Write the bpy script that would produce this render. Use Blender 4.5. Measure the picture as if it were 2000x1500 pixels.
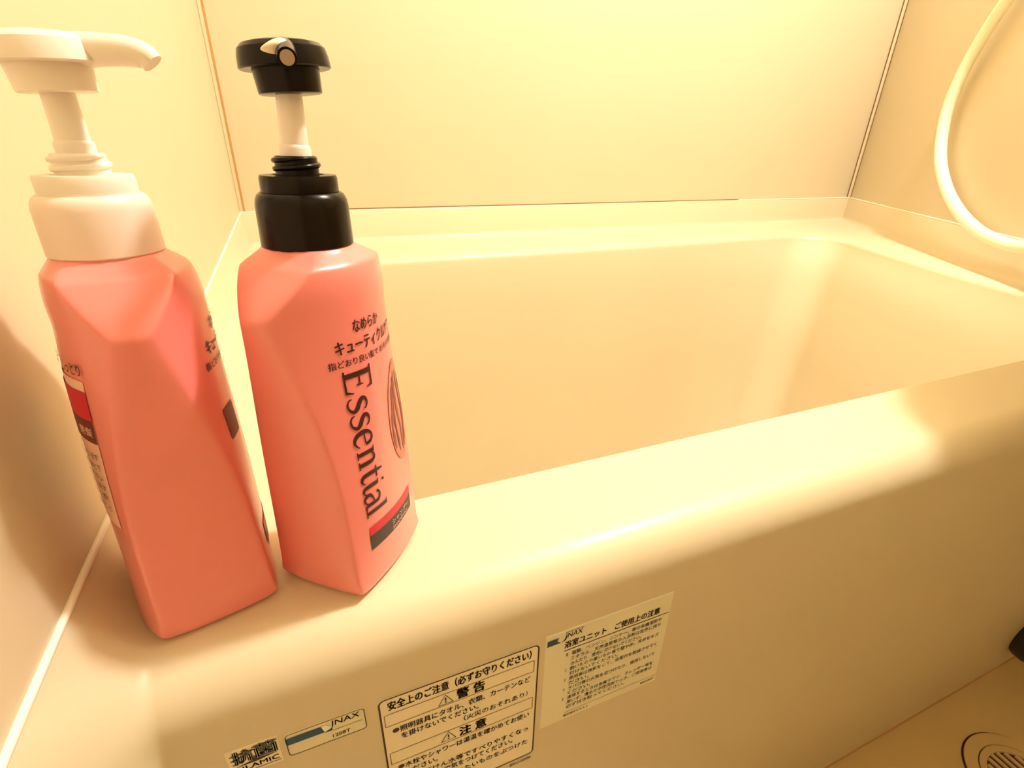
import bpy, bmesh, math
from mathutils import Vector, Matrix

S = bpy.context.scene
COL = S.collection
for o in list(bpy.data.objects):
    bpy.data.objects.remove(o, do_unlink=True)

# ------------------------------------------------------------------ camera
# units are metres; z = 0 is the flat rim of the bathtub, the floor is at -0.48
cam_d = bpy.data.cameras.new('camera')
cam_d.sensor_width = 36.0
cam_d.lens = 0.9718 * 1000 / 2000 * 36.0
cam_d.clip_start = 0.01
cam = bpy.data.objects.new('camera', cam_d)
COL.objects.link(cam)
cam.location = (0.1075, -0.2504, 0.1999)
cam.rotation_euler = (1.1232, -0.0190, -0.3863)
S.camera = cam

# ------------------------------------------------------------------ light
w = bpy.data.worlds.new('world')
w.use_nodes = True
w.node_tree.nodes['Background'].inputs[0].default_value = (1.0, 0.72, 0.40, 1)
w.node_tree.nodes['Background'].inputs[1].default_value = 0.0
S.world = w
S.view_settings.view_transform = 'Standard'
S.view_settings.look = 'None'
S.view_settings.gamma = 1.0
S.view_settings.use_curve_mapping = False
S.view_settings.exposure = 0.0
S.cycles.diffuse_bounces = 6
S.cycles.max_bounces = 12

LAMP = (1.00, 0.03, 1.45)
ld = bpy.data.lights.new('wall_lamp_light', 'POINT')
ld.energy = 86.0
ld.color = (1.0, 0.97, 0.93)
ld.shadow_soft_size = 0.06
lo = bpy.data.objects.new('wall_lamp_light', ld)
lo.location = LAMP
COL.objects.link(lo)

# ------------------------------------------------------------------ helpers
def mat(name, col, rough=0.4, spec=0.5, var=0.0, scale=8.0, bump=0.0, bscale=300.0, coat=0.0, sss=0.0, trans=0.0):
    m = bpy.data.materials.new(name)
    m.use_nodes = True
    nt = m.node_tree
    b = nt.nodes['Principled BSDF']
    b.inputs['Base Color'].default_value = (*col, 1)
    b.inputs['Roughness'].default_value = rough
    b.inputs['Specular IOR Level'].default_value = spec
    b.inputs['Coat Weight'].default_value = coat
    b.inputs['Coat Roughness'].default_value = 0.2
    if sss:
        b.inputs['Subsurface Weight'].default_value = sss
        b.inputs['Subsurface Radius'].default_value = (0.004, 0.002, 0.001)
        b.inputs['Subsurface Scale'].default_value = 1.0
    tc = nt.nodes.new('ShaderNodeTexCoord')
    if var:
        n = nt.nodes.new('ShaderNodeTexNoise')
        n.inputs['Scale'].default_value = scale
        n.inputs['Detail'].default_value = 4
        mr = nt.nodes.new('ShaderNodeMapRange')
        mr.inputs['From Min'].default_value = 0.3
        mr.inputs['From Max'].default_value = 0.7
        mr.inputs['To Min'].default_value = 1 - var
        mr.inputs['To Max'].default_value = 1 + var * 0.4
        mx = nt.nodes.new('ShaderNodeMix')
        mx.data_type = 'RGBA'
        mx.blend_type = 'MULTIPLY'
        mx.inputs[0].default_value = 1.0
        mx.inputs[6].default_value = (*col, 1)
        nt.links.new(tc.outputs['Object'], n.inputs['Vector'])
        nt.links.new(n.outputs['Fac'], mr.inputs['Value'])
        nt.links.new(mr.outputs['Result'], mx.inputs[7])
        nt.links.new(mx.outputs[2], b.inputs['Base Color'])
    if bump:
        n2 = nt.nodes.new('ShaderNodeTexNoise')
        n2.inputs['Scale'].default_value = bscale
        n2.inputs['Detail'].default_value = 2
        bp = nt.nodes.new('ShaderNodeBump')
        bp.inputs['Strength'].default_value = bump
        bp.inputs['Distance'].default_value = 0.0005
        nt.links.new(tc.outputs['Object'], n2.inputs['Vector'])
        nt.links.new(n2.outputs['Fac'], bp.inputs['Height'])
        nt.links.new(bp.outputs['Normal'], b.inputs['Normal'])
    return m

M = {}
M['wall'] = mat('cream_wall_panel', (0.64, 0.55, 0.37), 0.45, 0.4, 0.02, 3.0, 0.05, 500)
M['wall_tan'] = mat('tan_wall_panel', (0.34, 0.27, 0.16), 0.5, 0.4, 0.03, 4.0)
M['tub'] = mat('cream_bathtub_plastic', (0.70, 0.61, 0.42), 0.46, 0.45, 0.02, 4.0, coat=0.12)
M['floor'] = mat('beige_floor_pan', (0.60, 0.45, 0.22), 0.5, 0.4, 0.06, 9.0, 0.2, 400)
M['ceiling'] = mat('cream_ceiling', (0.50, 0.43, 0.30), 0.6, 0.3)
M['trim'] = mat('cream_corner_trim', (0.60, 0.49, 0.31), 0.5)
M['seam'] = mat('brown_joint_line', (0.20, 0.10, 0.03), 0.8, 0.2)
M['seam_pale'] = mat('pale_tan_joint_line', (0.50, 0.29, 0.11), 0.8, 0.2)
M['bead'] = mat('white_caulk_bead', (0.95, 0.92, 0.80), 0.35)
M['pink'] = mat('pink_bottle_plastic', (0.86, 0.245, 0.225), 0.32, 0.5, 0.02, 30.0, coat=0.7)
M['black'] = mat('glossy_black_plastic', (0.007, 0.004, 0.002), 0.22, 0.2)
M['white'] = mat('white_pump_plastic', (0.92, 0.86, 0.78), 0.35, 0.5)
M['white_pink'] = mat('pinkish_white_collar_plastic', (0.92, 0.78, 0.70), 0.35, 0.5)
M['stem'] = mat('ivory_stem_plastic', (0.92, 0.84, 0.78), 0.4, 0.5)
M['hole'] = mat('nozzle_hole_plastic', (0.42, 0.32, 0.25), 0.6)
M['cream_patch'] = mat('nozzle_patch', (0.85, 0.78, 0.62), 0.5)
M['maroon'] = mat('maroon_print', (0.055, 0.006, 0.006), 0.45)
M['red'] = mat('crimson_print', (0.62, 0.012, 0.04), 0.45)
M['dark'] = mat('charcoal_print', (0.035, 0.022, 0.018), 0.45)
M['plum'] = mat('plum_print', (0.16, 0.02, 0.016), 0.45)
M['pale_print'] = mat('pale_pink_print', (0.90, 0.50, 0.42), 0.5)
M['label_paper'] = mat('pale_back_label', (0.92, 0.55, 0.42), 0.5)
M['hair1'] = mat('auburn_hair_print', (0.34, 0.09, 0.07), 0.5)
M['hair2'] = mat('copper_hair_print', (0.62, 0.22, 0.15), 0.5)
M['hair3'] = mat('dark_hair_print', (0.20, 0.045, 0.04), 0.5)
M['sticker'] = mat('clear_grey_sticker', (0.80, 0.74, 0.52), 0.4)
M['sticker_cream'] = mat('clear_cream_sticker', (0.90, 0.80, 0.58), 0.35)
M['sticker_pale'] = mat('pale_green_grey_sticker', (0.83, 0.78, 0.57), 0.4)
M['sticker_edge'] = mat('bright_sticker_edge', (0.95, 0.92, 0.80), 0.3)
M['ink'] = mat('black_brown_ink', (0.05, 0.022, 0.012), 0.6)
M['ink_olive'] = mat('olive_brown_ink', (0.22, 0.13, 0.02), 0.6)
M['ink_soft'] = mat('faded_brown_ink', (0.26, 0.16, 0.07), 0.6)
M['blue'] = mat('navy_blue_ink', (0.012, 0.07, 0.16), 0.5)
M['hose'] = mat('cream_hose_plastic', (0.92, 0.88, 0.68), 0.3)
M['chrome'] = mat('brushed_metal', (0.7, 0.68, 0.62), 0.25)
M['rubber'] = mat('black_rubber', (0.01, 0.006, 0.008), 0.5)
M['drain'] = mat('tan_drain_plastic', (0.58, 0.43, 0.22), 0.5)
M['pit'] = mat('dark_drain_pit', (0.05, 0.012, 0.008), 0.8)

def link(name, me, m, parent=None):
    o = bpy.data.objects.new(name, me)
    if m is not None and len(me.materials) == 0:
        me.materials.append(m)
    COL.objects.link(o)
    if parent is not None:
        o.parent = parent
    return o

def from_bm(name, bm, m, parent=None, smooth=True, angle=35):
    me = bpy.data.meshes.new(name)
    bm.to_mesh(me)
    bm.free()
    if smooth:
        me.shade_smooth()
        me.set_sharp_from_angle(angle=math.radians(angle))
    return link(name, me, m, parent)

def from_data(name, v, f, m, parent=None, smooth=True, angle=35):
    me = bpy.data.meshes.new(name)
    me.from_pydata([tuple(p) for p in v], [], f)
    me.validate()
    me.update()
    bm = bmesh.new()
    bm.from_mesh(me)
    bmesh.ops.remove_doubles(bm, verts=bm.verts, dist=1e-6)
    bmesh.ops.recalc_face_normals(bm, faces=bm.faces)
    bpy.data.meshes.remove(me)
    return from_bm(name, bm, m, parent, smooth, angle)

def empty(name, loc, rz=0.0, label=None, cat=None, group=None):
    o = bpy.data.objects.new(name, None)
    o.empty_display_size = 0.02
    COL.objects.link(o)
    o.location = loc
    o.rotation_euler = (0, 0, rz)
    tag(o, label, cat, group)
    return o

def tag(o, label=None, cat=None, group=None, kind=None):
    if label: o['label'] = label
    if cat: o['category'] = cat
    if group: o['group'] = group
    if kind: o['kind'] = kind
    return o

def box_bm(x0, x1, y0, y1, z0, z1):
    bm = bmesh.new()
    bmesh.ops.create_cube(bm, size=1)
    for v in bm.verts:
        v.co = Vector(((x0 + x1) / 2 + v.co.x * (x1 - x0), (y0 + y1) / 2 + v.co.y * (y1 - y0), (z0 + z1) / 2 + v.co.z * (z1 - z0)))
    return bm

def lathe(name, prof, m, parent=None, n=64, center=(0, 0), angle=30):
    """prof: (r, z) from bottom to top; r = 0 closes."""
    v, f = [], []
    for r, z in prof:
        for k in range(n):
            a = 2 * math.pi * k / n
            v.append((center[0] + r * math.cos(a), center[1] + r * math.sin(a), z))
    for i in range(len(prof) - 1):
        for k in range(n):
            k2 = (k + 1) % n
            f.append((i * n + k, i * n + k2, (i + 1) * n + k2, (i + 1) * n + k))
    return from_data(name, v, f, m, parent, True, angle)

def catmull(pts, per=8):
    P = [Vector(p) for p in pts]
    out = []
    for i in range(len(P) - 1):
        p0 = P[i - 1] if i > 0 else P[i] * 2 - P[i + 1]
        p1, p2 = P[i], P[i + 1]
        p3 = P[i + 2] if i + 2 < len(P) else P[i + 1] * 2 - P[i]
        for k in range(per):
            t = k / per
            out.append(0.5 * ((2 * p1) + (p2 - p0) * t + (2 * p0 - 5 * p1 + 4 * p2 - p3) * t * t + (3 * p1 - p0 - 3 * p2 + p3) * t ** 3))
    out.append(P[-1].copy())
    return out

def tube_vf(path, rad, n=16, cap=True):
    v, f = [], []
    up = Vector((0, 0, 1))
    prev = None
    for i, p in enumerate(path):
        t = (path[min(i + 1, len(path) - 1)] - path[max(i - 1, 0)]).normalized()
        if prev is None:
            a = t.cross(up)
            if a.length < 1e-3: a = t.cross(Vector((1, 0, 0)))
            a.normalize()
        else:
            a = (prev - t * prev.dot(t)).normalized()
        prev = a
        b = t.cross(a)
        r = rad[i] if isinstance(rad, (list, tuple)) else rad
        for k in range(n):
            g = 2 * math.pi * k / n
            v.append(p + a * (r * math.cos(g)) + b * (r * math.sin(g)))
    for i in range(len(path) - 1):
        for k in range(n):
            k2 = (k + 1) % n
            f.append((i * n + k, i * n + k2, (i + 1) * n + k2, (i + 1) * n + k))
    if cap:
        f.append(tuple(range(n - 1, -1, -1)))
        f.append(tuple(range((len(path) - 1) * n, len(path) * n)))
    return v, f

# ------------------------------------------------------------------ room shell
W, H, HF = 0.927, 0.0676, 0.030          # back wall, tub upstand at the back, upstand at the front left
CX, CY = 1.7706, 0.927                    # corner of back wall and angled right wall
AX, AY = -0.58514, -0.81093               # direction of the angled wall towards the viewer
RX = 1.102                                # right wall beside the apron
FZ, CZ, YF = -0.48, 1.56, -1.05
T = 0.03

def wall(name, pts, z0=FZ, z1=CZ, m='wall'):
    """pts: plan polyline of the inner face; thickness to its right-hand side."""
    v, f = [], []
    n = len(pts)
    offs = []
    for i in range(n):
        d = Vector((0, 0))
        for j in (i - 1, i):
            if 0 <= j < n - 1:
                e = (Vector(pts[j + 1]) - Vector(pts[j])).normalized()
                d += Vector((e.y, -e.x))
        offs.append(d.normalized() * T)
    for (x, y), o in zip(pts, offs):
        v += [(x, y, z0), (x, y, z1), (x + o.x, y + o.y, z1), (x + o.x, y + o.y, z0)]
    for i in range(n - 1):
        for k in range(4):
            k2 = (k + 1) % 4
            f.append((i * 4 + k, i * 4 + k2, i * 4 + 4 + k2, i * 4 + 4 + k))
    f.append((0, 1, 2, 3))
    f.append(tuple((n - 1) * 4 + k for k in (3, 2, 1, 0)))
    o = from_data(name, v, f, M[m], None, False)
    tag(o, kind='structure')
    return o

wall('wall_back', [(CX, CY), (0, W)])
wall('wall_left', [(0, W), (0, YF)])
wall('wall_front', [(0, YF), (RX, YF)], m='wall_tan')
wall('wall_right', [(RX, YF), (RX, 0.0), (CX, CY)])
tag(from_bm('floor', box_bm(0.0, RX, YF - 0.03, -0.079, FZ - 0.03, FZ), M['floor'], None, False), kind='structure')
tag(from_bm('ceiling', box_bm(-0.03, CX + 0.05, YF - 0.03, W + 0.03, CZ, CZ + 0.03), M['ceiling'], None, False), kind='structure')

# corner trims: a slim strip with a joint line on either side
def corner_trim(name, x, y, d1, d2, z0, z1, wd, seam, sw):
    """d1, d2: plan directions along the two walls away from the corner."""
    d1, d2 = Vector((*d1, 0)), Vector((*d2, 0))
    c = Vector((x, y, 0))
    n = ((d1 + d2) / 2).normalized()
    p = [c + d1 * wd, c + d1 * wd * 0.45 + d2 * wd * 0.45 * 0.5, c + d2 * wd * 0.45 + d1 * wd * 0.45 * 0.5, c + d2 * wd]
    v = [(q.x, q.y, z) for z in (z0, z1) for q in p]
    f = [(0, 1, 5, 4), (1, 2, 6, 5), (2, 3, 7, 6)]
    o = from_data(name, v, f, M['trim'], None, True, 60)
    tag(o, kind='structure')
    for d in (d1, d2):
        s0, s1 = c + d * (wd - 0.0002) + n * 0.0006, c + d * (wd + sw) + n * 0.0006
        sv = [(q.x, q.y, z) for z in (z0, z1) for q in (s0, s1)]
        from_data('joint_line', sv, [(0, 1, 3, 2)], seam, o, False)
    return o
corner_trim('trim_1', 0, W, (1, 0), (0, -1), H, CZ, 0.0055, M['seam_pale'], 0.0036)
corner_trim('trim_2', CX, CY, (-1, 0), (AX, AY), H, CZ, 0.0085, M['seam'], 0.0050)

# ------------------------------------------------------------------ bathtub
tub = empty('bathtub', (0.55, 0.4, FZ), 0, 'cream plastic bathtub with a broad rim and plain apron carrying notice stickers', 'bathtub')
OFF = Vector((-0.55, -0.4, -FZ))         # world to tub-local

def hl(y):                                # height of the left upstand
    t = (y + 0.1) / (W + 0.1)
    return HF + (H - HF) * t
CW = 0.024                                # width of the left cove
def cove(t):                              # 1 at the wall .. 0 on the flat
    t = max(0.0, min(1.0, t))
    return (1 - t) ** 2.2

tv, tf = [], []
def grid(rows):
    base = len(tv)
    n = len(rows[0])
    for r in rows:
        for p in r:
            tv.append(Vector(p) + OFF)
    for i in range(len(rows) - 1):
        for k in range(n - 1):
            tf.append((base + i * n + k, base + i * n + k + 1, base + (i + 1) * n + k + 1, base + (i + 1) * n + k))

# front rim, rounded lip and apron, with the flange that sweeps up to the left wall
LX = [CW * k / 12 for k in range(13)]
xs = LX + [0.05, 0.09, 0.12] + [0.12 + 0.98 * k / 40 for k in range(1, 41)]
rows = []
RL = 0.025
for x in xs:
    g = cove(x / CW)
    up = HF * g if x < CW else 0.0
    fw = 0.056 * g if x < CW else 0.0
    row = []
    for k in range(9):
        t = k / 8
        y = 0.0 + t * (-0.06 - fw)
        z = (hl(y) * g if x < CW else 0.0)
        row.append((x, y, z))
    zt = row[-1][2]
    for k in range(1, 13):
        a = math.pi / 2 * k / 12
        row.append((x, -0.06 - fw - RL * math.sin(a), zt - RL + RL * math.cos(a)))
    ye = row[-1][1]
    row += [(x, ye, -0.10), (x, ye, -0.2), (x, ye, -0.3), (x, ye, -0.44), (x, ye + 0.006, -0.452), (x, ye + 0.006, FZ)]
    rows.append(row)
grid(rows)

# opening loop (inner) and matching wall loop (outer), from the front-left corner, counter-clockwise seen from below
def arc(c, r, a0, a1, n):
    return [(c[0] + r * math.cos(math.radians(a0 + (a1 - a0) * k / n)), c[1] + r * math.sin(math.radians(a0 + (a1 - a0) * k / n))) for k in range(n + 1)]
def lerp2(a, b, n, skip=False):
    return [(a[0] + (b[0] - a[0]) * k / n, a[1] + (b[1] - a[1]) * k / n) for k in range(1 if skip else 0, n + 1)]

BASIN = ((-0.574, 0.13), (-0.570, 0.085), (-0.54, 0.07), (-0.30, 0.05), (-0.2, 0.035), (-0.1, 0.02), (-0.04, 0.01))
def draft(x):                             # the far right end slopes more
    t = max(0.0, min(1.0, (x - 0.95) / 0.35))
    return 1 + 1.6 * t * t * (3 - 2 * t)
inner, outer = [], []
def seg(i_pts, o_pts):
    inner.extend(i_pts)
    outer.extend(o_pts)
XI, YB = 0.12, 0.7235
# left side
n = 12
seg(lerp2((XI, 0.0), (XI, YB - 0.06), n), lerp2((0, 0.0), (0, YB), n))
# back-left corner
a1 = arc((XI + 0.06, YB - 0.06), 0.06, 180, 90, 8)[1:]
seg(a1, lerp2((0, YB), (0, W), 4, True) + lerp2((0, W), (XI + 0.06, W), 4, True))
# back side
seg(lerp2((XI + 0.06, YB), (1.245, YB), 16, True), lerp2((XI + 0.06, W), (1.52, W), 16, True))
# back-right corner
bc = catmull([(1.245, YB, 0), (1.315, YB - 0.006, 0), (1.362, 0.678, 0), (1.372, 0.628, 0), (1.345, 0.565, 0)], 4)
pc = [(p.x, p.y) for p in bc][1:]
oc = lerp2((1.52, W), (CX, CY), 8, True) + lerp2((CX, CY), (CX + AX * 0.33, CY + AY * 0.33), 8, True)
seg(pc, oc)
# right side, along the angled wall
seg(lerp2((1.345, 0.565), (1.185, 0.19), 10, True), lerp2((CX + AX * 0.33, CY + AY * 0.33), (RX + 0.12 * 0.72, 0.12), 10, True))
fc = catmull([(1.185, 0.19, 0), (1.13, 0.08, 0), (1.06, 0.015, 0), (0.98, 0.0, 0)], 4)
seg([(p.x, p.y) for p in fc][1:], lerp2((RX + 0.12 * 0.72, 0.12), (RX, 0.0), 12, True))
# smooth cove and deck, back rim at the same height
cen = Vector((0.66, 0.36))
rows = []
for (ix, iy), (ox, oy) in zip(inner, outer):
    I, O = Vector((ix, iy)), Vector((ox, oy))
    d = (O - I)
    L = d.length
    dn = d / L
    left = ox < 1e-6 and oy < YB + 1e-6
    hh = hl(oy) if left else (hl(oy) + (H - hl(oy)) * min(1, ox / 0.15))
    toC = (cen - I)
    row = []
    # basin: from the bottom up
    for z, k in BASIN:
        q = I + toC * (k * draft(I.x))
        row.append((q.x, q.y, z))
    er = 0.004 if (iy < 0.001) else (0.004 + 0.012 * min(1, iy / 0.2))
    for k in range(6):
        a = math.pi / 2 * k / 5
        q = I + dn * (er * (1 - math.cos(a)))
        row.append((q.x, q.y, -er + er * math.sin(a)))
    cw = min(CW if left else 0.028, L * 0.6)
    q0 = I + dn * er
    q1 = O - dn * cw
    for k in range(1, 5):
        q = q0 + (q1 - q0) * (k / 4)
        row.append((q.x, q.y, 0.0))
    for k in range(1, 13):
        t = 1 - k / 12
        q = O - dn * (cw * t)
        if left:
            row.append((q.x, q.y, hh * cove(t)))
        else:  # quarter round into a nearly vertical upstand
            row.append((q.x, q.y, 0.0) if k < 0 else (0, 0, 0))
    if not left:
        row = row[:-12]
        rr = 0.016
        for k in range(1, 9):
            a = math.pi / 2 * k / 8
            q = O - dn * (cw - rr * math.sin(a))
            row.append((q.x, q.y, rr - rr * math.cos(a)))
        for zz, back in ((hh * 0.5, 0.008), (hh * 0.93, 0.003), (hh * 0.985, 0.0015), (hh, 0.0)):
            q = O - dn * back
            row.append((q.x, q.y, max(zz, rr + 0.001)))
    rows.append(row)
grid(rows)
# basin bottom and the short inner wall below the straight front edge
fr = []
front = lerp2((0.98, 0.0), (XI, 0.0), 30)
for (x, y) in front:
    I = Vector((x, y))
    toC = cen - I
    col = []
    for z, k in BASIN:
        q = I + toC * (k * draft(I.x))
        col.append((q.x, q.y, z))
    col += [(x, 0.0, -0.004), (x, 0.0, 0.0)]
    fr.append(col)
grid(fr)
loop = [Vector((*(Vector(p) + (cen - Vector(p)) * (0.13 * draft(p[0]))), -0.574)) for p in inner + front[1:-1]]
b0 = len(tv)
for p in loop: tv.append(p + OFF)
tv.append(Vector((cen.x, cen.y, -0.575)) + OFF)
for k in range(len(loop)):
    tf.append((b0 + k, b0 + (k + 1) % len(loop), len(tv) - 1))
from_data('tub_shell', tv, tf, M['tub'], tub, True, 50)

def tube_obj(name, pts, r, m, parent, n=10, off=OFF, per=6):
    path = [p + off for p in catmull(pts, per)] if per else [Vector(p) + off for p in pts]
    v, f = tube_vf(path, r, n)
    return from_data(name, v, f, m, parent, True, 60)
# caulk bead along the wall joints
bead = [(0.0005, -0.120, HF - 0.001)] + [(0.0005, y, hl(y) + 0.0003) for y in (-0.1, -0.06, 0.0, 0.1, 0.3, 0.5, 0.7, 0.9, W - 0.001)]
tube_obj('caulk_bead', bead, 0.0017, M['bead'], tub, per=0)
tube_obj('caulk_bead', [(0.0, W - 0.0005, H)] + [(x, W - 0.0005, H) for x in (0.5, 1.0, 1.3, CX)], 0.0016, M['bead'], tub, per=0)
tube_obj('caulk_bead', [(CX, CY - 0.001, H), (CX + AX * 0.3, CY + AY * 0.3, H), (CX + AX * 1.1, CY + AY * 1.1, H)], 0.0016, M['bead'], tub, per=0)
# brown open joint above the back caulk
bm = box_bm(0.06, 1.30, W - 0.0022, W - 0.0002, H + 0.0013, H + 0.0027)
for v in bm.verts: v.co += OFF
from_bm('joint_line', bm, M['seam'], tub, False)
# dark caulk line where the apron meets the floor
bm = box_bm(0.02, 1.09, -0.0806, -0.0785, FZ, FZ + 0.0008)
for v in bm.verts: v.co += OFF
from_bm('joint_line', bm, M['seam_pale'], tub, False)

# round black knob low on the apron
kb = lathe('apron_knob', [(0.0, 0.0), (0.030, 0.0), (0.033, 0.006), (0.034, 0.016), (0.031, 0.026), (0.022, 0.032), (0.0, 0.034)], M['rubber'], tub, 40)
kb.rotation_euler = (math.radians(90), 0, 0)
kb.location = Vector((0.955, -0.0835, -0.397)) + OFF
tag(kb, 'round black rubber knob low on the right end of the apron')

# ------------------------------------------------------------------ lettering
_fc = {}
def text_shape(body):
    key = body
    if key in _fc: return _fc[key]
    cu = bpy.data.curves.new('lettering', 'FONT')
    cu.body = body
    cu.size = 1.0
    cu.resolution_u = 2
    o = bpy.data.objects.new('lettering', cu)
    COL.objects.link(o)
    dg = bpy.context.evaluated_depsgraph_get()
    me = bpy.data.meshes.new_from_object(o.evaluated_get(dg))
    v = [(p.co.x, p.co.y) for p in me.vertices]
    f = [tuple(p.vertices) for p in me.polygons]
    bpy.data.objects.remove(o)
    bpy.data.curves.remove(cu)
    bpy.data.meshes.remove(me)
    if not v: v, f = [(0, 0), (1, 0), (1, 1)], [(0, 1, 2)]
    x0, x1 = min(p[0] for p in v), max(p[0] for p in v)
    y0, y1 = min(p[1] for p in v), max(p[1] for p in v)
    _fc[key] = ([((x - x0) / max(1e-6, x1 - x0), (y - y0) / max(1e-6, y1 - y0)) for x, y in v], f)
    return _fc[key]

class Print:
    """Collects flat shapes in (u, v) and maps them to a surface."""
    def __init__(self): self.v, self.f = [], []
    def add(self, v, f):
        b = len(self.v)
        self.v += v
        self.f += [tuple(b + i for i in q) for q in f]
    def text(self, body, u0, u1, v0, v1, fat=0.0, skew=0.0):
        sv, sf = text_shape(body)
        h = abs(v1 - v0)
        for du, dv in (((-fat, 0), (fat, 0), (0, fat * 0.6), (0, -fat * 0.6)) if fat else ((0, 0),)):
            self.add([(u0 + (u1 - u0) * x + skew * y * h + du * h, v0 + (v1 - v0) * y + dv * h) for x, y in sv], sf)
    def quad(self, *p): self.add(list(p), [(0, 1, 2, 3)])
    def rect(self, u0, u1, v0, v1, nu=1, nv=1):
        vs, fs = [], []
        for j in range(nv + 1):
            for i in range(nu + 1):
                vs.append((u0 + (u1 - u0) * i / nu, v0 + (v1 - v0) * j / nv))
        for j in range(nv):
            for i in range(nu):
                a = j * (nu + 1) + i
                fs.append((a, a + 1, a + nu + 2, a + nu + 1))
        self.add(vs, fs)
    def line(self, pts, wd, closed=False):
        n = len(pts)
        L, R = [], []
        for i in range(n):
            p = Vector(pts[i])
            a = Vector(pts[(i - 1) % n]) if (closed or i > 0) else None
            b = Vector(pts[(i + 1) % n]) if (closed or i < n - 1) else None
            d = ((b - p).normalized() if b is not None else Vector((0, 0))) + ((p - a).normalized() if a is not None else Vector((0, 0)))
            d = d.normalized() if d.length > 1e-9 else Vector((1, 0))
            q = Vector((-d.y, d.x))
            ww = wd[i] if isinstance(wd, (list, tuple)) else wd
            L.append(tuple(p + q * ww / 2)); R.append(tuple(p - q * ww / 2))
        m = n if closed else n - 1
        self.add(L + R, [(i, (i + 1) % n, n + (i + 1) % n, n + i) for i in range(m)])
    def rrect(self, u0, u1, v0, v1, r, wd, n=5):
        pts = []
        for cx, cy, a0 in ((u1 - r, v1 - r, 0), (u0 + r, v1 - r, 90), (u0 + r, v0 + r, 180), (u1 - r, v0 + r, 270)):
            pts += arc((cx, cy), r, a0, a0 + 90, n)
        self.line(pts, wd, True)
    def disc(self, u, v, ru, rv, n=20):
        self.add([(u + ru * math.cos(2 * math.pi * k / n), v + rv * math.sin(2 * math.pi * k / n)) for k in range(n)], [tuple(range(n))])
    def build(self, name, m, parent, fn, smooth=False):
        me = bpy.data.meshes.new(name)
        me.from_pydata([tuple(fn(u, v)) for u, v in self.v], [], self.f)
        me.validate(); me.update()
        return link(name, me, m, parent)

# ------------------------------------------------------------------ stickers on the apron (mm on the apron plane)
YA = -0.085
def apron(lift):
    return lambda u, v: Vector((u / 1000, YA - lift, v / 1000)) + OFF
def sticker_plate(x0, x1, z0, z1, r, m, label, th=0.00025):
    pts = []
    for cx, cz, a0 in ((x1 - r, z1 - r, 0), (x0 + r, z1 - r, 90), (x0 + r, z0 + r, 180), (x1 - r, z0 + r, 270)):
        pts += arc((cx, cz), r, a0, a0 + 90, 5)
    n = len(pts)
    v = [Vector((x / 1000, YA + 0.0001, z / 1000)) + OFF for x, z in pts] + [Vector((x / 1000, YA - th, z / 1000)) + OFF for x, z in pts]
    f = [tuple(range(n, 2 * n))] + [(i, (i + 1) % n, n + (i + 1) % n, n + i) for i in range(n)]
    o = from_data('sticker', v, f, m, tub, False)
    tag(o, label)
    return o
PR = 0.0004

# large safety notice
st = sticker_plate(108, 196.3, -152, -49.2, 3.2, M['sticker_cream'], 'large safety notice sticker with a rounded black border')
p = Print(); p.rrect(108.4, 196.0, -152, -49.4, 3.2, 0.95)
p.build('border', M['ink'], st, apron(PR))
p = Print()
p.rrect(110.2, 193.6, -71.1, -61.6, 0.4, 0.42, 2)
p.rrect(110.4, 193.9, -104.6, -94.4, 0.4, 0.42, 2)
p.build('box_rule', M['ink_olive'], st, apron(PR))
p = Print()
p.text('安全上のご注意（必ずお守りください）', 112.6, 191.6, -58.9, -51.9, 0.026)
def tri(p, x, zt, zb, wd):
    p.line([(x, zt), (x - wd / 2, zb), (x + wd / 2, zb)], 0.75, True)
    p.rect(x - 0.45, x + 0.45, zb + 2.6, zt - 2.3); p.disc(x, zb + 1.5, 0.55, 0.55, 10)
tri(p, 142.0, -62.6, -70.0, 8.0)
p.text('警 告', 148.2, 164.0, -70.2, -62.0, 0.045)
p.disc(115.0, -76.2, 1.75, 1.75)
p.text('照明器具にタオル、衣類、カーテンなど', 117.2, 191.6, -78.9, -73.8, 0.016)
p.text('を掛けないでください。', 117.4, 160.2, -85.1, -80.2, 0.016)
p.text('（火災のおそれあり）', 151.6, 190.4, -91.2, -86.4, 0.010)
tri(p, 142.4, -95.3, -102.8, 8.2)
p.text('注 意', 148.8, 164.6, -103.6, -95.6, 0.045)
p.disc(115.3, -109.3, 1.75, 1.75)
p.text('水栓やシャワーは湯温を確かめてお使い', 117.4, 192.0, -112.0, -107.0, 0.016)
p.text('ください。', 117.4, 135.4, -118.4, -113.6, 0.016)
p.disc(115.3, -123.2, 1.75, 1.75)
p.text('床は石けん水等ですべりやすくなっ', 118.0, 191.8, -126.0, -121.0, 0.016)
p.text('ていますので気をつけてください。', 118.0, 181.6, -132.0, -127.0, 0.016)
p.disc(115.3, -136.9, 1.75, 1.75)
p.text('鏡やガラスにかたいものをぶつけた', 118.0, 191.8, -139.6, -134.6, 0.016)
p.text('りしないでください。', 118.0, 160.0, -146.0, -141.0, 0.016)
p.text('BRU-0390', 180.5, 194.8, -157.6, -155.0, 0.01)
p.build('lettering', M['ink'], st, apron(PR))

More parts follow.
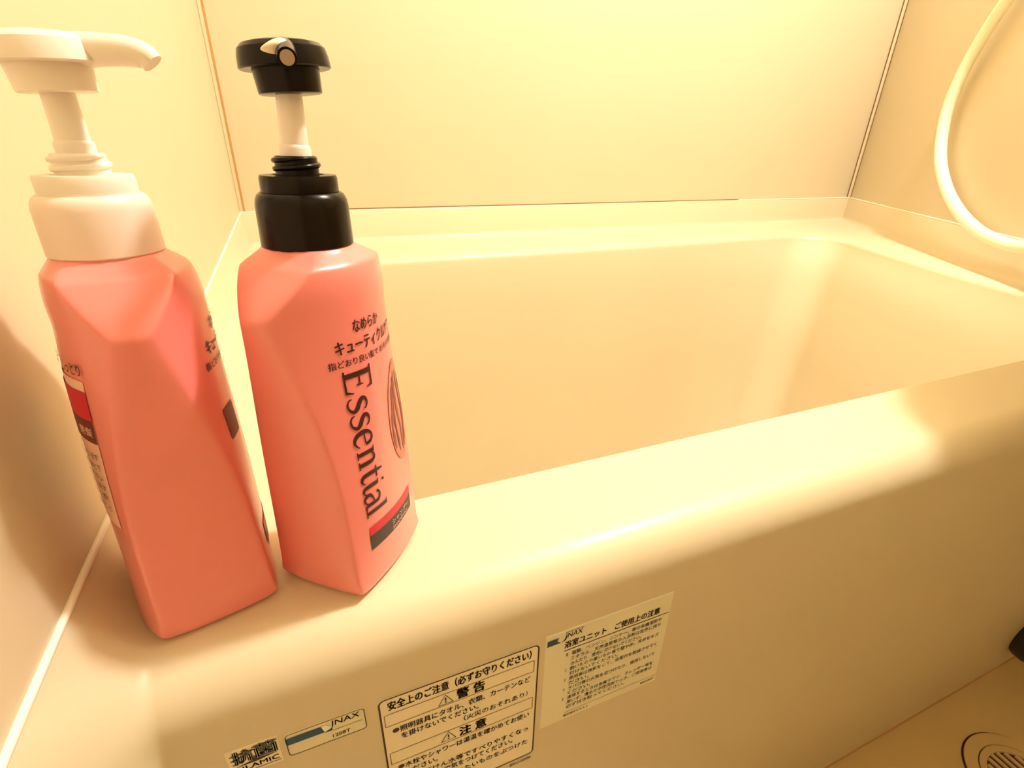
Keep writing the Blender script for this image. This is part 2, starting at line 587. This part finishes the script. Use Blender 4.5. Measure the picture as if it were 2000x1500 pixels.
# instruction sheet to its right
st = sticker_plate(200.2, 287.6, -130.5, -45.8, 0.6, M['sticker_pale'], 'pale instruction sticker with small print and a bright upper edge')
p = Print(); p.rect(200.2, 287.6, -46.3, -45.7)
p.build('edge_highlight', M['sticker_edge'], st, apron(PR))
p = Print()
p.add([(201.3, -50.1), (208.6, -50.1), (207.4, -52.6), (210.2, -54.7), (201.3, -54.9)], [(0, 1, 2, 3, 4)])
p.build('logo_bar', M['blue'], st, apron(PR))
p = Print()
p.line([(213.4, -51.0), (212.6, -53.4), (210.6, -54.9)], [0.9, 1.1, 0.3])
p.text('INAX', 212.8, 223.6, -52.4, -48.6, 0.01, 0.12)
p.rect(212.8, 224.4, -48.0, -47.6)
p.text('浴室ユニット　ご使用上の注意', 212.6, 279.0, -61.2, -55.4, 0.03)
p.rect(212.6, 286.6, -63.6, -63.0)
p.build('lettering', M['ink'], st, apron(PR))
p = Print()
rowsF = [('1', '塩酸、ベンジン、シンナー、等の有機溶剤や', 282.1), ('', 'ミネラル、天然温泉等の入浴剤は変色に持ち', 282.1), ('', '込んだり、使用に付けないでください。', 268.0),
         ('2', '鋭いものや重いもの等で壁や床、天井をキズ', 282.1), ('', '付けないでください。', 252.0), ('3', '使用後は換気をして、浴室内を乾燥させてく', 282.1),
         ('', 'ださい。', 232.0), ('4', 'タバコ等の火気を近づけたり、使用しないで', 282.1), ('', 'ください。', 234.0), ('5', '清掃するときは金属タワシ、クレンザー等を', 282.1),
         ('', '用いず、薄めた中性洗剤でふき、ご使用後は', 282.1), ('', '必ず拭き取ってください。', 260.8)]
for k, (no, s, u1) in enumerate(rowsF):
    vt = -65.7 - k * 4.62
    if no: p.text(no, 214.2, 215.4, vt - 3.1, vt - 0.4)
    p.text(s, 217.8, u1, vt - 3.5, vt, 0.006)
p.rect(217.0, 286.6, -123.9, -123.6)
p.text('株式会社ＩＮＡＸ', 216.2, 234.2, -128.0, -125.4, 0.01)
p.text('BRU-0001', 275.0, 285.6, -128.0, -126.0, 0.01)
p.build('small_print', M['ink_soft'], st, apron(PR))

# maker's badge
st = sticker_plate(65.6, 101.6, -65.2, -49.0, 2.0, M['sticker'], 'small rectangular maker badge sticker with a navy stripe')
p = Print(); p.rrect(65.8, 101.4, -65.0, -49.2, 1.9, 0.4)
p.build('border', M['ink'], st, apron(PR))
p = Print()
p.add([(65.7, -51.7), (81.3, -51.7), (82.4, -56.7), (65.7, -56.7)], [(0, 1, 2, 3)])
p.add([(82.6, -56.9), (86.2, -55.2), (86.0, -57.2), (83.0, -57.2)], [(0, 1, 2, 3)])
p.build('logo_bar', M['blue'], st, apron(PR))
p = Print()
p.add([(81.4, -51.9), (83.4, -51.6), (86.0, -54.6), (82.6, -56.5)], [(0, 1, 2, 3)])
p.build('logo_swoosh', M['sticker_edge'], st, apron(PR))
p = Print()
p.text('INAX', 86.2, 99.0, -54.0, -50.3, 0.006, 0.10)
p.line([(86.4, -53.6), (86.2, -55.0), (85.6, -55.9)], [0.5, 0.5, 0.3])
p.build('lettering', M['blue'], st, apron(PR))
p = Print()
p.rect(86.4, 100.0, -57.7, -57.4)
p.text('1208T', 85.6, 93.8, -63.0, -60.6, 0.01)
p.build('small_print', M['ink_soft'], st, apron(PR))

# antibacterial mark
st = sticker_plate(41.4, 62.8, -66, -46.8, 0.5, M['sticker_cream'], 'small antibacterial mark sticker with outlined characters near the left end')
for ch, u0, u1, z0, z1 in (('抗', 43.4, 52.2, -57.2, -48.2), ('菌', 52.8, 61.8, -56.8, -47.8)):
    p = Print(); p.text(ch, u0, u1, z0, z1, 0.085)
    p.text(ch, u0, u1, z0, z1, 0.05)
    p.build('lettering_outline', M['ink'], st, apron(PR))
    p = Print(); p.text(ch, u0, u1, z0, z1, 0.018)
    p.build('lettering', M['sticker_edge'], st, apron(PR + 0.0001))
p = Print()
p.add([(43.6, -59.0), (52.0, -57.2), (62.2, -57.4), (53.0, -59.0)], [(0, 1, 2, 3)])
p.text('KILAMIC', 43.0, 61.6, -62.9, -59.7, 0.02)
p.rect(43.0, 62.2, -64.4, -64.0)
p.build('lettering', M['ink'], st, apron(PR))

# ------------------------------------------------------------------ pump bottles
ZK = [0, .04, .08, .11, .14]
AA = [.0278, .0274, .0283, .0313, .0356]
SS = [.0236, .0213, .018, .0125, .0059]
BF = [.0266, .0272, .0271, .0264, .0259]
BK = [.0311, .0289, .0271, .0253, .0223]
ZSH, ZTOP = 0.14, 0.163
def itp(z, v):
    s = 0
    for i in range(5):
        t = v[i]
        for j in range(5):
            if j != i: t *= (z - ZK[j]) / (ZK[i] - ZK[j])
        s += t
    return s
def a_of(z): return itp(min(z, ZSH), AA)
def s_of(z): return itp(min(z, ZSH), SS)
ZR = 0.1447
def b_of(z, back=False):
    b = itp(min(z, ZSH), BK if back else BF)
    if z < ZR: return b
    t = min(1, (z - ZR) / (ZTOP - ZR))
    return 0.0172 + (b - 0.0172) * math.sqrt(max(0, 1 - t * t))
def face_y(X, z, back=False):     # broad face, before the shoulder cut
    a, s, b = a_of(z), s_of(z), b_of(z, back)
    return s + (b - s) * (1 - (X / a) ** 2) if b > s else b
def section(z, shrink=0.0, NA=20, NS=4):
    a = a_of(z)
    xc = a
    if z > ZSH - 0.0015:                  # slanted shoulder, eased in over 3 mm
        def cut(q):
            return (0.0165 - AA[-1]) * max(0.0, (q - ZSH) / (ZTOP - ZSH)) ** 1.12
        e = 0.0015
        d = cut(z) if z > ZSH + e else cut(ZSH + e) * ((z - ZSH + e) / (2 * e)) ** 2
        xc = a + d
    pts = []
    for k in range(NA + 1):       # front (local -y), from -x to +x
        X = -xc + 2 * xc * k / NA
        pts.append((X, -face_y(X, z)))
    ye, yk = -face_y(xc, z), face_y(xc, z, True)
    for k in range(1, NS):
        t = -1 + 2 * k / NS
        pts.append((xc + 0.0012 * (1 - t * t), ye + (yk - ye) * (t + 1) / 2))
    for k in range(NA + 1):
        X = xc - 2 * xc * k / NA
        pts.append((X, face_y(X, z, True)))
    for k in range(1, NS):
        t = 1 - 2 * k / NS
        pts.append((-xc - 0.0012 * (1 - t * t), ye + (yk - ye) * (t + 1) / 2))
    # soften the four ridges with a small fillet
    cor = (0, NA, NA + NS, 2 * NA + NS)
    q, m = [], len(pts)
    for i, c in enumerate(pts):
        if i not in cor:
            q.append(c)
            continue
        C2, A2, B2 = Vector(c), Vector(pts[i - 1]), Vector(pts[(i + 1) % m])
        r1, r2 = min(0.0020, 0.45 * (A2 - C2).length), min(0.0020, 0.45 * (B2 - C2).length)
        pa, pb = C2 + (A2 - C2).normalized() * r1, C2 + (B2 - C2).normalized() * r2
        for k in range(6):
            t = k / 5
            p = pa * (1 - t) ** 2 + C2 * 2 * t * (1 - t) + pb * t * t
            q.append((p.x, p.y))
    pts = q
    if z > 0.157:                 # melt into the round neck
        t = min(1, (z - 0.157) / (ZTOP - 0.157)) ** 1.3
        q = []
        for x, y in pts:
            r = math.hypot(x, y)
            k = (1 - t) + t * 0.0168 / r
            q.append((x * k, y * k))
        pts = q
    if shrink:
        q = []
        for x, y in pts:
            r = math.hypot(x, y)
            q.append((x * (1 - shrink / r), y * (1 - shrink / r)))
        pts = q
    return [(x, y, z) for x, y in pts]

def bottle_body(parent, label):
    R = 0.0058
    def base(a, extra=0.0):               # rounded foot, its corners softened towards the ground
        t = 1 - math.sin(a)
        out = []
        for x, y, z in section(0.0):
            r = math.hypot(x, y)
            e = 1 / math.sqrt((x / r / 0.0340) ** 2 + (y / r / 0.0340) ** 2)
            q = r + (min(r, e) - r) * t ** 0.6
            k = (q - R * t - extra) / r
            out.append((x * k, y * k, R * (1 - math.cos(a))))
        return out
    secs = [base(0.0, 0.012)] + [base(math.pi / 2 * k / 8) for k in range(9)]
    zs = [R + (ZSH - R) * k / 26 for k in range(1, 27)]
    zs = [q for q in zs if q < ZSH - 0.002] + [ZSH + q for q in (-0.0015, -0.0009, -0.0003, 0.0003, 0.0009, 0.0015)]
    zs += [ZSH + 0.0015 + (ZTOP - ZSH - 0.0015) * k / 22 for k in range(1, 23)]
    for z in zs: secs.append(section(z))
    secs.append(section(ZTOP, 0.004))
    n = len(secs[0])
    v = [p for s in secs for p in s]
    f = []
    for i in range(len(secs) - 1):
        for k in range(n):
            k2 = (k + 1) % n
            f.append((i * n + k, i * n + k2, (i + 1) * n + k2, (i + 1) * n + k))
    f.append(tuple(range(n - 1, -1, -1)))
    f.append(tuple(range((len(secs) - 1) * n, len(secs) * n)))
    o = from_data('bottle_body', v, f, M['pink'], parent, True, 60)
    return o

def on_front(lift=0.0003):
    return lambda u, v: (u, -(face_y(u, v) + lift), v)
def on_back(lift=0.0003):
    return lambda u, v: (u, face_y(u, v, True) + lift, v)

def stroke(p, pts, wd, fn, per=6):
    P3 = catmull([(x, y, 0) for x, y in pts], per)
    n = len(P3)
    ws = []
    for i in range(n):
        t = i / (n - 1) * (len(wd) - 1)
        k = min(int(t), len(wd) - 2)
        ws.append(wd[k] + (wd[k + 1] - wd[k]) * (t - k))
    q = Print()
    q.line([(a.x, a.y) for a in P3], ws)
    p.add([fn(u, v) for u, v in q.v], q.f)
LET = {
 'E': (0.80, [([(.16, 0), (.16, 1)], [.15, .15]), ([(.0, .965), (.62, .965)], [.06, .07]), ([(.59, .98), (.63, .76)], [.08, .03]), ([(.16, .52), (.5, .52)], [.06, .06]), ([(.48, .64), (.48, .40)], [.04, .04]),
               ([(.0, .035), (.64, .035)], [.06, .07]), ([(.62, .02), (.69, .27)], [.09, .03])]),
 's': (0.52, [([(.42, .52), (.40, .60), (.28, .67), (.13, .62), (.10, .49), (.22, .38), (.36, .29), (.42, .16), (.32, .03), (.16, .0), (.05, .06), (.03, .16)], [.03, .05, .06, .10, .14, .15, .15, .11, .07, .06, .05, .03])]),
 'e': (0.62, [([(.10, .37), (.48, .39)], [.045, .05]), ([(.48, .39), (.44, .58), (.29, .67), (.13, .56), (.07, .34), (.14, .10), (.30, .0), (.44, .05), (.53, .15)], [.10, .11, .06, .10, .15, .14, .09, .06, .03])]),
 'n': (0.70, [([(.14, 0), (.14, .66)], [.13, .13]), ([(.0, .65), (.14, .64)], [.03, .06]), ([(.02, .02), (.27, .02)], [.04, .04]), ([(.16, .50), (.27, .62), (.40, .64), (.48, .52), (.49, .3), (.49, .0)], [.04, .07, .09, .13, .14, .14]), ([(.36, .02), (.62, .02)], [.04, .04])]),
 't': (0.44, [([(.19, .93), (.17, .6), (.17, .2), (.22, .05), (.36, .02), (.46, .12)], [.04, .13, .14, .13, .07, .03]), ([(.0, .64), (.40, .64)], [.05, .06])]),
 'i': (0.36, [([(.15, .66), (.15, .25), (.18, .06), (.30, .02), (.40, .10)], [.13, .13, .13, .07, .03]), ([(.03, .65), (.15, .64)], [.03, .06]), ([(.13, .90), (.22, .90)], [.10, .10])]),
 'a': (0.58, [([(.08, .54), (.16, .65), (.30, .67), (.42, .58), (.43, .40), (.43, .15), (.48, .03), (.60, .05)], [.10, .07, .07, .11, .13, .13, .10, .03]), ([(.42, .40), (.24, .36), (.09, .24), (.09, .09), (.20, .0), (.34, .06), (.42, .18)], [.04, .06, .12, .13, .09, .05, .04])]),
 'l': (0.30, [([(.14, .03), (.14, 1.0)], [.13, .13]), ([(.0, .98), (.14, .97)], [.03, .06]), ([(.0, .02), (.29, .02)], [.04, .04])]),
}
def brand_word(p, word, z0, z1, xb, cap):
    """Reads downwards: letter x goes to -z, letter height goes to +x."""
    tot = sum(LET[c][0] for c in word)
    k = (z0 - z1) / tot
    pen = 0.0
    for c in word:
        adv, strokes = LET[c]
        for pts, wd in strokes:
            sc = [(pen + x, y) for x, y in pts]
            base = pen
            stroke(p, sc, wd, lambda u, v: (xb + v * cap, z0 - u * k))
        pen += adv

def front_print(root, second):
    P1 = Print()
    P1.text('なめらか', -0.0108, 0.0038, 0.1318, 0.1368, 0.024)
    P1.text('キューティクルケア', -0.0188, 0.0175, 0.1238, 0.1296, 0.026)
    P1.text('指どおり良い髪で お手入れ簡単', -0.0222, 0.0205, 0.1186, 0.1218, 0.018)
    if not second: brand_word(P1, 'Essential', 0.1168, 0.0432, -0.0180, 0.0128)
    P1.build('lettering', M['maroon'], root, on_front())
    if second:
        b = Print(); b.rect(-0.0215, -0.0120, 0.0870, 0.1010, 6, 6)
        b.build('label_patch', M['plum'], root, on_front())['label'] = 'dark plum patch'
    b = Print(); b.rect(-0.0178, 0.0178, 0.0330, 0.0378, 24, 1)
    b.build('label_band', M['red'], root, on_front())['label'] = 'crimson band'
    b = Print(); b.rect(-0.0180, 0.0178, 0.0246, 0.0330, 24, 2)
    bd = b.build('label_band', M['dark'], root, on_front())
    bd['label'] = 'dark charcoal band'
    b = Print()
    b.text('シャンプー' if not second else 'コンディショナー', -0.0030, 0.0135, 0.0285, 0.0318, 0.01)
    b.text('SHAMPOO' if not second else 'CONDITIONER', -0.0030, 0.0120, 0.0258, 0.0276, 0.01)
    b.build('lettering', M['pale_print'], bd, on_front(0.0006))
    # oval picture of a lock of hair
    b = Print()
    NR, NA = 4, 40
    vs = [(0.0155, 0.0835)]
    for j in range(1, NR + 1):
        for k in range(NA):
            a = 2 * math.pi * k / NA
            vs.append((0.0155 + 0.0118 * j / NR * math.cos(a), 0.0835 + 0.0265 * j / NR * math.sin(a)))
    fs = [(0, 1 + k, 1 + (k + 1) % NA) for k in range(NA)]
    for j in range(NR - 1):
        for k in range(NA):
            fs.append((1 + j * NA + k, 1 + (j + 1) * NA + k, 1 + (j + 1) * NA + (k + 1) % NA, 1 + j * NA + (k + 1) % NA))
    b.add(vs, fs)
    pic = b.build('hair_picture', M['hair2'], root, on_front())
    for mname, x0, amp, wid in (('hair1', -0.0078, 0.0016, 0.0022), ('hair3', -0.0048, 0.0022, 0.0018), ('hair1', -0.0012, 0.0026, 0.0026), ('hair3', 0.0026, 0.0022, 0.0018), ('hair1', 0.0062, 0.0018, 0.0022)):
        s = Print()
        hz = 0.0235 * math.sqrt(max(0.05, 1 - (abs(x0) / 0.0118) ** 2))
        pts = [(0.0155 + x0 + amp * math.sin(q * 2.4 + x0 * 300) * (1 - 0.3 * abs(q)), 0.0835 - hz * q) for q in (-0.92, -0.6, -0.3, 0, 0.3, 0.6, 0.92)]
        stroke(s, pts, [wid * 0.3, wid, wid * 0.7, wid, wid * 0.6, wid, wid * 0.3], lambda u, v: (u, v), 5)
        s.build('hair_strand', M[mname], pic, on_front(0.0005))

def back_print(root):
    b = Print(); b.rect(-0.0225, 0.0190, 0.062, 0.1240, 24, 14)
    lab = b.build('back_label', M['label_paper'], root, on_back(0.0002))
    b = Print(); b.rect(-0.0228, 0.0195, 0.1090, 0.1202, 24, 3)
    b.build('label_band', M['red'], lab, on_back(0.0005))['label'] = 'crimson band'
    b = Print(); b.rect(-0.0225, 0.0190, 0.0995, 0.1090, 24, 3)
    b.build('label_band', M['plum'], lab, on_back(0.0005))['label'] = 'dark plum band'
    b = Print()
    b.text('しっとり', -0.0120, -0.0235, 0.1262, 0.1305, 0.02)
    b.text('なめらか', 0.010, -0.008, 0.1262, 0.1305, 0.02)
    for k, s in enumerate(('髪にやさしい成分を配合しています', 'ぬれた髪によくなじませたあとで', '十分に洗い流してください', '目に入ったときはすぐに流す', '乳幼児の手の届かないところに置く', '使用上の注意をよく読むこと')):
        b.text(s, 0.0175, -0.0210, 0.0920 - k * 0.0045, 0.0950 - k * 0.0045, 0.008)
    b.build('lettering', M['maroon'], lab, on_back(0.0007))
    b = Print()
    for k in range(3):
        b.text(('浸透', '潤い', '艶髪')[k], 0.008 - k * 0.011, 0.000 - k * 0.011, 0.1025, 0.1060, 0.01)
    b.build('lettering', M['pale_print'], lab, on_back(0.0008))

def pump(root, cm, hm, sm, ring_m, noz, lean, drop=0.0, tilt=None):
    o = lathe('screw_cap', [(0.0, 0.1624), (0.0168, 0.1624), (0.0174, 0.1630), (0.0172, 0.170), (0.0170, 0.1775), (0.0166, 0.1797), (0.0158, 0.1814), (0.0148, 0.1822), (0.0, 0.1822)], cm, root)
    lathe('locking_ring', [(0.0, 0.1815), (0.0139, 0.1815), (0.0141, 0.1822), (0.0140, 0.1872), (0.0136, 0.1882), (0.0096, 0.1884), (0.0094, 0.1876), (0.0, 0.1876)], ring_m, root)
    # threaded neck with two turns of thread
    neck = lathe('threaded_neck', [(0.0, 0.187), (0.0078, 0.187), (0.0076, 0.1942), (0.0070, 0.1948), (0.0060, 0.1946), (0.0058, 0.190), (0.0, 0.190)], ring_m, root)
    hp, hr = [], []
    for k in range(61):
        a = 2 * math.pi * 1.7 * k / 60
        hp.append(Vector((0.0077 * math.cos(a), 0.0077 * math.sin(a), 0.1893 + 0.0048 * k / 60)))
        hr.append(0.0009 * min(1, k / 6, (60 - k) / 6) + 0.0001)
    v, f = tube_vf(hp, hr, 8)
    from_data('screw_thread', v, f, ring_m, neck, True, 60)
    st = lathe('pump_stem', [(0.0, 0.190), (0.0056, 0.190), (0.0056, 0.1972), (0.0053, 0.1982), (0.0049, 0.1986), (0.0047, 0.206), (0.0044, 0.218), (0.0, 0.218)], sm, root, 40)
    hd = lathe('pump_head', [(0.0, 0.2146), (0.0100, 0.2146), (0.0107, 0.2149), (0.0112, 0.2222), (0.0148, 0.2222), (0.0153, 0.2226), (0.0150, 0.2258), (0.0144, 0.2282), (0.0130, 0.2296), (0.0106, 0.2302), (0.0, 0.2305)], hm, root)
    d = Vector((noz[0], noz[1], 0)).normalized()
    # the loose pump rod stands a little lower or leans a little in its neck
    piv = Vector((0, 0, 0.191))
    mw = Matrix.Identity(4)
    if tilt is not None:
        ax = Vector((-tilt[1], tilt[0], 0))
        mw = Matrix.Translation(piv) @ Matrix.Rotation(ax.length, 4, ax.normalized()) @ Matrix.Translation(-piv)
    st.matrix_local = mw
    hc = Vector((0, 0, 0.222))
    off = Vector((*tilt[:2], 0)) * 0.033 if tilt is not None else Vector((0, 0, 0))
    lean_ax = lean / lean.length
    hd.matrix_local = Matrix.Translation(off + Vector((0, 0, -drop))) @ Matrix.Translation(hc) @ Matrix.Rotation(lean.length, 4, lean_ax) @ Matrix.Translation(-hc)
    return hd, d

def make_bottle(loc, rz, label, group, second):
    root = empty('pump_bottle', (loc[0], loc[1], 0.0), rz, label, 'bottle', group)
    bottle_body(root, None)
    inv = Matrix.Rotation(-rz, 3, 'Z')
    if not second:
        hd, d = pump(root, M['black'], M['black'], M['stem'], M['black'], inv @ Vector((0.0004, -0.0313, 0)), inv @ Vector((0, -0.068, 0)), 0.0, inv @ Vector((0.040, -0.005, 0)))
        L = 0.0312
        path = catmull([d * 0.002 + Vector((0, 0, 0.2262)), d * 0.012 + Vector((0, 0, 0.2262)), d * 0.022 + Vector((0, 0, 0.2250)), d * L + Vector((0, 0, 0.2222))], 6)
        rad = [0.0044 - 0.0016 * i / (len(path) - 1) for i in range(len(path))]
        v, f = tube_vf(path, rad, 24)
        nz = from_data('nozzle', v, f, M['black'], hd, True, 50)
        e = (path[-1] - path[-2]).normalized()
        v, f = tube_vf([path[-1] - e * 0.001, path[-1] + e * 0.0003], 0.0021, 24)
        from_data('nozzle_opening', v, f, M['hole'], hd, True, 50)
        # flattened cream blob on one side of the nozzle
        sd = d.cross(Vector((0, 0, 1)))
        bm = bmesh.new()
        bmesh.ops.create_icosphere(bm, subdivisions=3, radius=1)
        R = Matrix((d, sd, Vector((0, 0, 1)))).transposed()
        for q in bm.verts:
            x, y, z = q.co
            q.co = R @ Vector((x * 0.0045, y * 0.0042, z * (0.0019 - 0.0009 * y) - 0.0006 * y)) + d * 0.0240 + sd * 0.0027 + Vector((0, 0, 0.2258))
        from_bm('nozzle_patch', bm, M['cream_patch'], hd)['label'] = 'small cream patch on the nozzle'
    else:
        hd, d = pump(root, M['white_pink'], M['white'], M['white'], M['white'], inv @ Vector((0.0314, -0.0076, 0)), inv @ Vector((0.02, -0.065, 0)), 0.0025)
        path = catmull([d * 0.002 + Vector((0, 0, 0.2258)), d * 0.014 + Vector((0, 0, 0.2258)), d * 0.024 + Vector((0, 0, 0.2252)), d * 0.0285 + Vector((0, 0, 0.2238)), d * 0.0302 + Vector((0, 0, 0.2218))], 6)
        rad = [0.0050 - 0.0016 * i / (len(path) - 1) for i in range(len(path))]
        v, f = tube_vf(path, rad, 24)
        from_data('nozzle', v, f, M['white'], hd, True, 50)
        back_print(root)
    front_print(root, second)
    return root

make_bottle((0.1096, -0.0303), 0.8505, 'pink pump bottle with a black cap and pump, lettered front turned right', 'pink pump bottles on the tub rim', False)
make_bottle((0.0424, -0.0273), 1.8062, 'pink pump bottle with a white cap and pump, blank side out beside left wall', 'pink pump bottles on the tub rim', True)

# ------------------------------------------------------------------ shower hose by the angled wall
hose_pts = [(1.06, 0.02, 0.125), (1.125, 0.09, 0.083), (1.226, 0.213, 0.061), (1.257, 0.256, 0.059), (1.306, 0.324, 0.069), (1.36, 0.398, 0.097), (1.408, 0.465, 0.141), (1.445, 0.517, 0.2), (1.466, 0.546, 0.282), (1.461, 0.539, 0.358), (1.441, 0.511, 0.424), (1.421, 0.483, 0.467), (1.38, 0.43, 0.54), (1.32, 0.36, 0.65), (1.27, 0.30, 0.79), (1.26, 0.275, 0.95)]
hs = empty('shower_hose', hose_pts[3], 0, 'cream plastic shower hose hanging in a loop in front of the angled right wall', 'hose')
path = [p - Vector(hose_pts[3]) for p in catmull(hose_pts, 8)]
v, f = tube_vf(path, 0.0113, 20)
from_data('hose_tube', v, f, M['hose'], hs, True, 60)
for a, b in ((path[0], path[3]), (path[-1], path[-4])):
    v, f = tube_vf([a + (a - b).normalized() * 0.03, a, b], 0.0125, 24)
    from_data('hose_coupling', v, f, M['chrome'], hs, True, 40)

# ------------------------------------------------------------------ floor drain
dr = empty('floor_drain', (0.813, -0.185, FZ), 0, 'round tan floor drain with a slotted cover at the foot of the tub', 'drain')
lathe('drain_pit', [(0.0, 0.0006), (0.0625, 0.0006), (0.0625, 0.0008), (0.0, 0.0008)], M['pit'], dr, 64)
lathe('drain_frame', [(0.0605, 0.0009), (0.0605, 0.0028), (0.0470, 0.0030), (0.0462, 0.0009)], M['drain'], dr, 64)
lathe('drain_ring', [(0.0455, 0.0009), (0.0455, 0.0034), (0.0385, 0.0034), (0.0380, 0.0009)], M['drain'], dr, 64)
for k in range(-4, 5):
    x = k * 0.0088
    hgt = math.sqrt(max(0, 0.0382 ** 2 - (abs(x) + 0.0018) ** 2))
    bm = box_bm(x - 0.0021, x + 0.0021, -hgt, hgt, 0.0009, 0.0032)
    from_bm('slat', bm, M['drain'], dr, False)

# ------------------------------------------------------------------ unseen basin shape, added to shade the right end of rim and apron
wb = empty('added_shade_basin', (0.85, -0.28, 0.27), 0, 'unseen cream basin shape added to cast shade on the right end of the tub rim', 'basin')
plan = catmull([(1.10, 0.0, 0), (0.92, 0.045, 0), (0.765, 0.042, 0), (0.675, 0.0, 0), (0.635, -0.048, 0), (0.608, -0.14, 0), (0.62, -0.30, 0), (0.66, -0.45, 0), (0.80, -0.54, 0), (1.10, -0.56, 0)], 6)
bc = Vector((0.85, -0.28, 0))
lv = []
for sc, z in ((0.55, 0.15), (0.80, 0.18), (0.95, 0.24), (1.0, 0.285), (1.0, 0.297), (0.985, 0.30), (0.86, 0.30), (0.82, 0.29), (0.72, 0.23), (0.5, 0.19)):
    ring = []
    for q in plan:
        p = bc + (q - bc) * sc
        if q.x > 1.05: p.x = min(q.x, p.x + 0.02)
        ring.append(p + Vector((0, 0, z)) - Vector((0.85, -0.28, 0.27)))
    lv.append(ring)
n = len(plan)
v = [p for r in lv for p in r]
f = [(i * n + k, i * n + (k + 1) % n, (i + 1) * n + (k + 1) % n, (i + 1) * n + k) for i in range(len(lv) - 1) for k in range(n)]
f += [tuple(range(n - 1, -1, -1)), tuple(range((len(lv) - 1) * n, len(lv) * n))]
from_data('added_shade_bowl', v, f, M['tub'], wb, True, 40)
